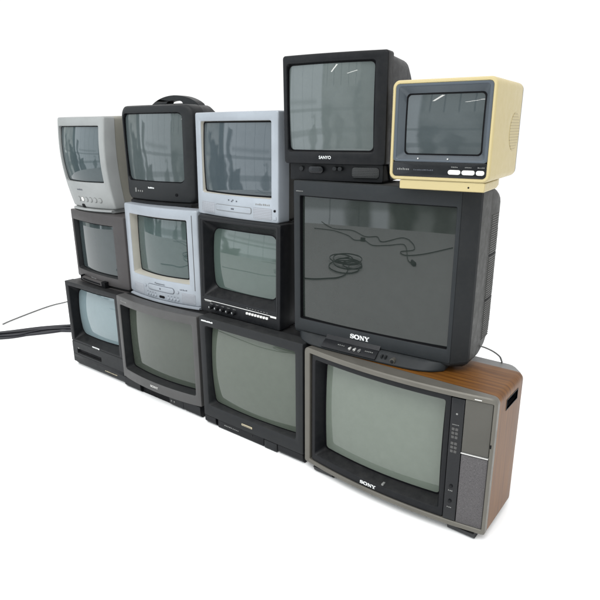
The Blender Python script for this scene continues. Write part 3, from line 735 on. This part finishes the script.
# world: white studio behind the stack, a hall with tall windows and a pale ceiling on the viewer's side
wd = bpy.data.worlds.new('World'); S.world = wd; wd.use_nodes = True
nt = wd.node_tree; bg = nt.nodes['Background']
tc = node(nt, 'ShaderNodeTexCoord'); sp = node(nt, 'ShaderNodeSeparateXYZ'); lk(nt, tc.outputs['Generated'], sp.inputs[0])
X, Y, Z = sp.outputs
az = mth(nt, 'ARCTAN2', X, mth(nt, 'MULTIPLY', Y, -1.))
front = node(nt, 'ShaderNodeMapRange', interpolation_type='SMOOTHSTEP'); front.inputs[1].default_value = .12; front.inputs[2].default_value = -.10
lk(nt, Y, front.inputs[0])
cmb = node(nt, 'ShaderNodeCombineXYZ'); lk(nt, az, cmb.inputs[0]); lk(nt, Z, cmb.inputs[1])
def noise(sx, sz, off, detail=2):
    mp = node(nt, 'ShaderNodeMapping'); mp.inputs['Scale'].default_value = (sx, sz, 1); mp.inputs['Location'].default_value = (off, off*.7, 0)
    lk(nt, cmb.outputs[0], mp.inputs[0]); n = node(nt, 'ShaderNodeTexNoise'); n.inputs['Scale'].default_value = 1; n.inputs['Detail'].default_value = detail
    lk(nt, mp.outputs[0], n.inputs['Vector']); return n.outputs['Fac']
def ramp(v, stops):
    r = node(nt, 'ShaderNodeValToRGB'); els = r.color_ramp.elements
    while len(els) < len(stops): els.new(.5)
    for e_, (p, c) in zip(els, stops): e_.position = p; e_.color = (*c, 1)
    lk(nt, v, r.inputs['Fac']); return r.outputs['Color']
def mixc(f, a, b, blend='MIX'):
    n = node(nt, 'ShaderNodeMix', data_type='RGBA', blend_type=blend)
    for i, v in ((0, f), (6, a), (7, b)):
        if isinstance(v, (int, float)): n.inputs[i].default_value = v
        elif isinstance(v, tuple): n.inputs[i].default_value = (*v, 1)
        else: lk(nt, v, n.inputs[i])
    return n.outputs[2]
def scale_c(c, k):
    n = node(nt, 'ShaderNodeVectorMath', operation='SCALE'); n.inputs[3].default_value = k; lk(nt, c, n.inputs[0]); return n.outputs[0]
def wn(v):
    n = node(nt, 'ShaderNodeTexWhiteNoise', noise_dimensions='1D'); lk(nt, v, n.inputs['W']); return n.outputs['Value']
azw = mth(nt, 'ADD', az, mth(nt, 'MULTIPLY', mth(nt, 'SUBTRACT', noise(5, 9, 2.2, 2), .5), .16))
azs = mth(nt, 'ADD', az, mth(nt, 'MULTIPLY', mth(nt, 'SUBTRACT', noise(1.5, 2.5, 5.2, 1), .5), .05))
def step(v, e_, w=.012):
    m_ = node(nt, 'ShaderNodeMapRange', interpolation_type='SMOOTHSTEP'); m_.inputs[1].default_value = e_-w; m_.inputs[2].default_value = e_+w
    lk(nt, v, m_.inputs[0]); return m_.outputs[0]
def band(v, a, b, w=.012): return mth(nt, 'MULTIPLY', step(v, a, w), mth(nt, 'SUBTRACT', 1., step(v, b, w)))
def box(a0, a1, z0, z1, src=None, w=.012): return mth(nt, 'MULTIPLY', band(src or azs, a0, a1, w), band(Z, z0, z1, w))
mott = noise(5, 8, 8.3, 3)
wall = ramp(mott, [(.38, (.85, .93, .90)), (.62, (1.40, 1.50, 1.46))])                       # distant pale wall, uneven
wall = mixc(band(azs, -1.02, -.36), wall, (2.75, 2.98, 3.15))                                 # tall bright curtain
fr_ = mth(nt, 'FRACT', mth(nt, 'MULTIPLY', mth(nt, 'ADD', azs, 10.), 8.3))
wall = mixc(mth(nt, 'MULTIPLY', mth(nt, 'LESS_THAN', fr_, .05), band(azs, -1.0, -.38)), wall, (1.75, 1.92, 2.05))
wall = mixc(mth(nt, 'MULTIPLY', box(-.9, -.42, .015, .035), .6), wall, (1.2, 1.3, 1.35))
wall = mixc(band(azs, -1.10, -1.03), wall, (.30, .36, .36))                                  # post beside it
wall = mixc(box(-.33, .05, .10, .40), wall, (1.35, 1.45, 1.4))                               # high window strip to the right
wall = mixc(mth(nt, 'MULTIPLY', mth(nt, 'LESS_THAN', mth(nt, 'FRACT', mth(nt, 'MULTIPLY', mth(nt, 'ADD', azs, 10.), 13.)), .12), box(-.33, .05, .10, .40)), wall, (.55, .6, .6))
wall = mixc(box(.05, .24, -.3, .30), wall, (.80, .86, .82))                                   # doorway
wall = mixc(mth(nt, 'MULTIPLY', band(azs, .3, .9), .8), wall, (1.8, 1.95, 2.0))
wall = mixc(mth(nt, 'MULTIPLY', band(Z, -.02, -.005, .004), .5), wall, (.4, .45, .43))       # rail and skirting lines
wall = mixc(mth(nt, 'MULTIPLY', band(Z, -.13, -.10, .006), .5), wall, (.35, .4, .38))
# trolleys, stands and boxes along the far side, ragged outlines
def clutter(a0, a1, top_, col, k):
    return mixc(mth(nt, 'MULTIPLY', mth(nt, 'MULTIPLY', band(azw, a0, a1, .02), mth(nt, 'SUBTRACT', 1., step(mth(nt, 'ADD', Z, mth(nt, 'MULTIPLY', mth(nt, 'SUBTRACT', mott, .5), .35)), top_, .015))), k), wall, col)
for a0, a1, tp, c, k in ((-1.55, -1.36, .02, (.30, .35, .34), .85), (-1.28, -1.12, .06, (.16, .2, .19), .9), (-1.16, -1.0, -.04, (.12, .15, .14), .9), (-.97, -.90, .10, (.22, .26, .25), .85), (-.93, -.78, -.05, (.2, .24, .23), .9),
                         (-.52, -.44, -.06, (.4, .45, .43), .8), (-.36, -.27, -.02, (.30, .34, .31), .85), (-.20, -.12, -.07, (.40, .42, .39), .8), (.0, .07, .04, (.26, .3, .28), .8), (.22, .30, -.06, (.3, .34, .32), .8)):
    wall = clutter(a0, a1, tp, c, k)
ceil = node(nt, 'ShaderNodeMapRange', interpolation_type='SMOOTHSTEP'); ceil.inputs[1].default_value = .42; ceil.inputs[2].default_value = .50; lk(nt, Z, ceil.inputs[0])
room = mixc(ceil.outputs[0], wall, (1.75, 1.8, 1.84))
colr = mixc(front.outputs[0], mixc(ceil.outputs[0], (1.16, 1.16, 1.16), (1.6, 1.6, 1.6)), room)
lk(nt, colr, bg.inputs['Color']); bg.inputs['Strength'].default_value = .94

# lit fluorescent tubes overhead (mirrored as short white streaks)
def lamp(loc, sx, sy, rot, power):
    l = bpy.data.lights.new('tube_lamp', 'AREA'); l.shape = 'RECTANGLE'; l.size = sx; l.size_y = sy; l.energy = power; l.color = (1, .98, .94)
    o = bpy.data.objects.new('tube_lamp', l); COL.objects.link(o); o.location = loc; o.rotation_euler = rot
sb = bpy.data.lights.new('added_fill', 'AREA'); sb.shape = 'RECTANGLE'; sb.size = 3.6; sb.size_y = 2.4; sb.energy = 160; sb.color = (1, .985, .96)  # soft fill added overhead to whiten the floor shadows, no seen source
so = bpy.data.objects.new('added_fill', sb); COL.objects.link(so); so.location = (.4, -2.9, 4.6); so.rotation_euler = (Vector((.4, -2.9, 4.6))-Vector((-.3, -.2, .2))).to_track_quat('Z', 'Y').to_euler()
lamp((-2.4, -10.2, 3.4), 2.4, .16, (0, 0, R(61)), 20)
lamp((-.3, -11.6, 3.4), 1.7, .16, (0, 0, R(40)), 13)

# ================================================================== camera
cd = bpy.data.cameras.new('Camera'); co = bpy.data.objects.new('Camera', cd); COL.objects.link(co); S.camera = co
cd.sensor_width = 36; cd.lens = 36*570.03/600; cd.clip_end = 200; cd.clip_start = .02
yaw, pit, rol = -.657922749, -.294410225, -.004220584
cy, sy, cp_, sp_ = math.cos(yaw), math.sin(yaw), math.cos(pit), math.sin(pit)
f = Vector((sy*cp_, cy*cp_, sp_)); r = Vector((cy, -sy, 0)); u = r.cross(f)
r2 = math.cos(rol)*r+math.sin(rol)*u; u2 = -math.sin(rol)*r+math.cos(rol)*u
mw = Matrix((r2, u2, -f)).transposed().to_4x4(); mw.translation = (1.19150505, -1.57253995, 1.28628892); co.matrix_world = mw
S.view_settings.view_transform = 'Standard'; S.view_settings.look = 'None'; S.view_settings.exposure = 0; S.view_settings.gamma = 1
S.render.engine = 'CYCLES'; S.render.resolution_x = S.render.resolution_y = 1024
S.cycles.max_bounces = 5; S.cycles.diffuse_bounces = 3; S.cycles.glossy_bounces = 4
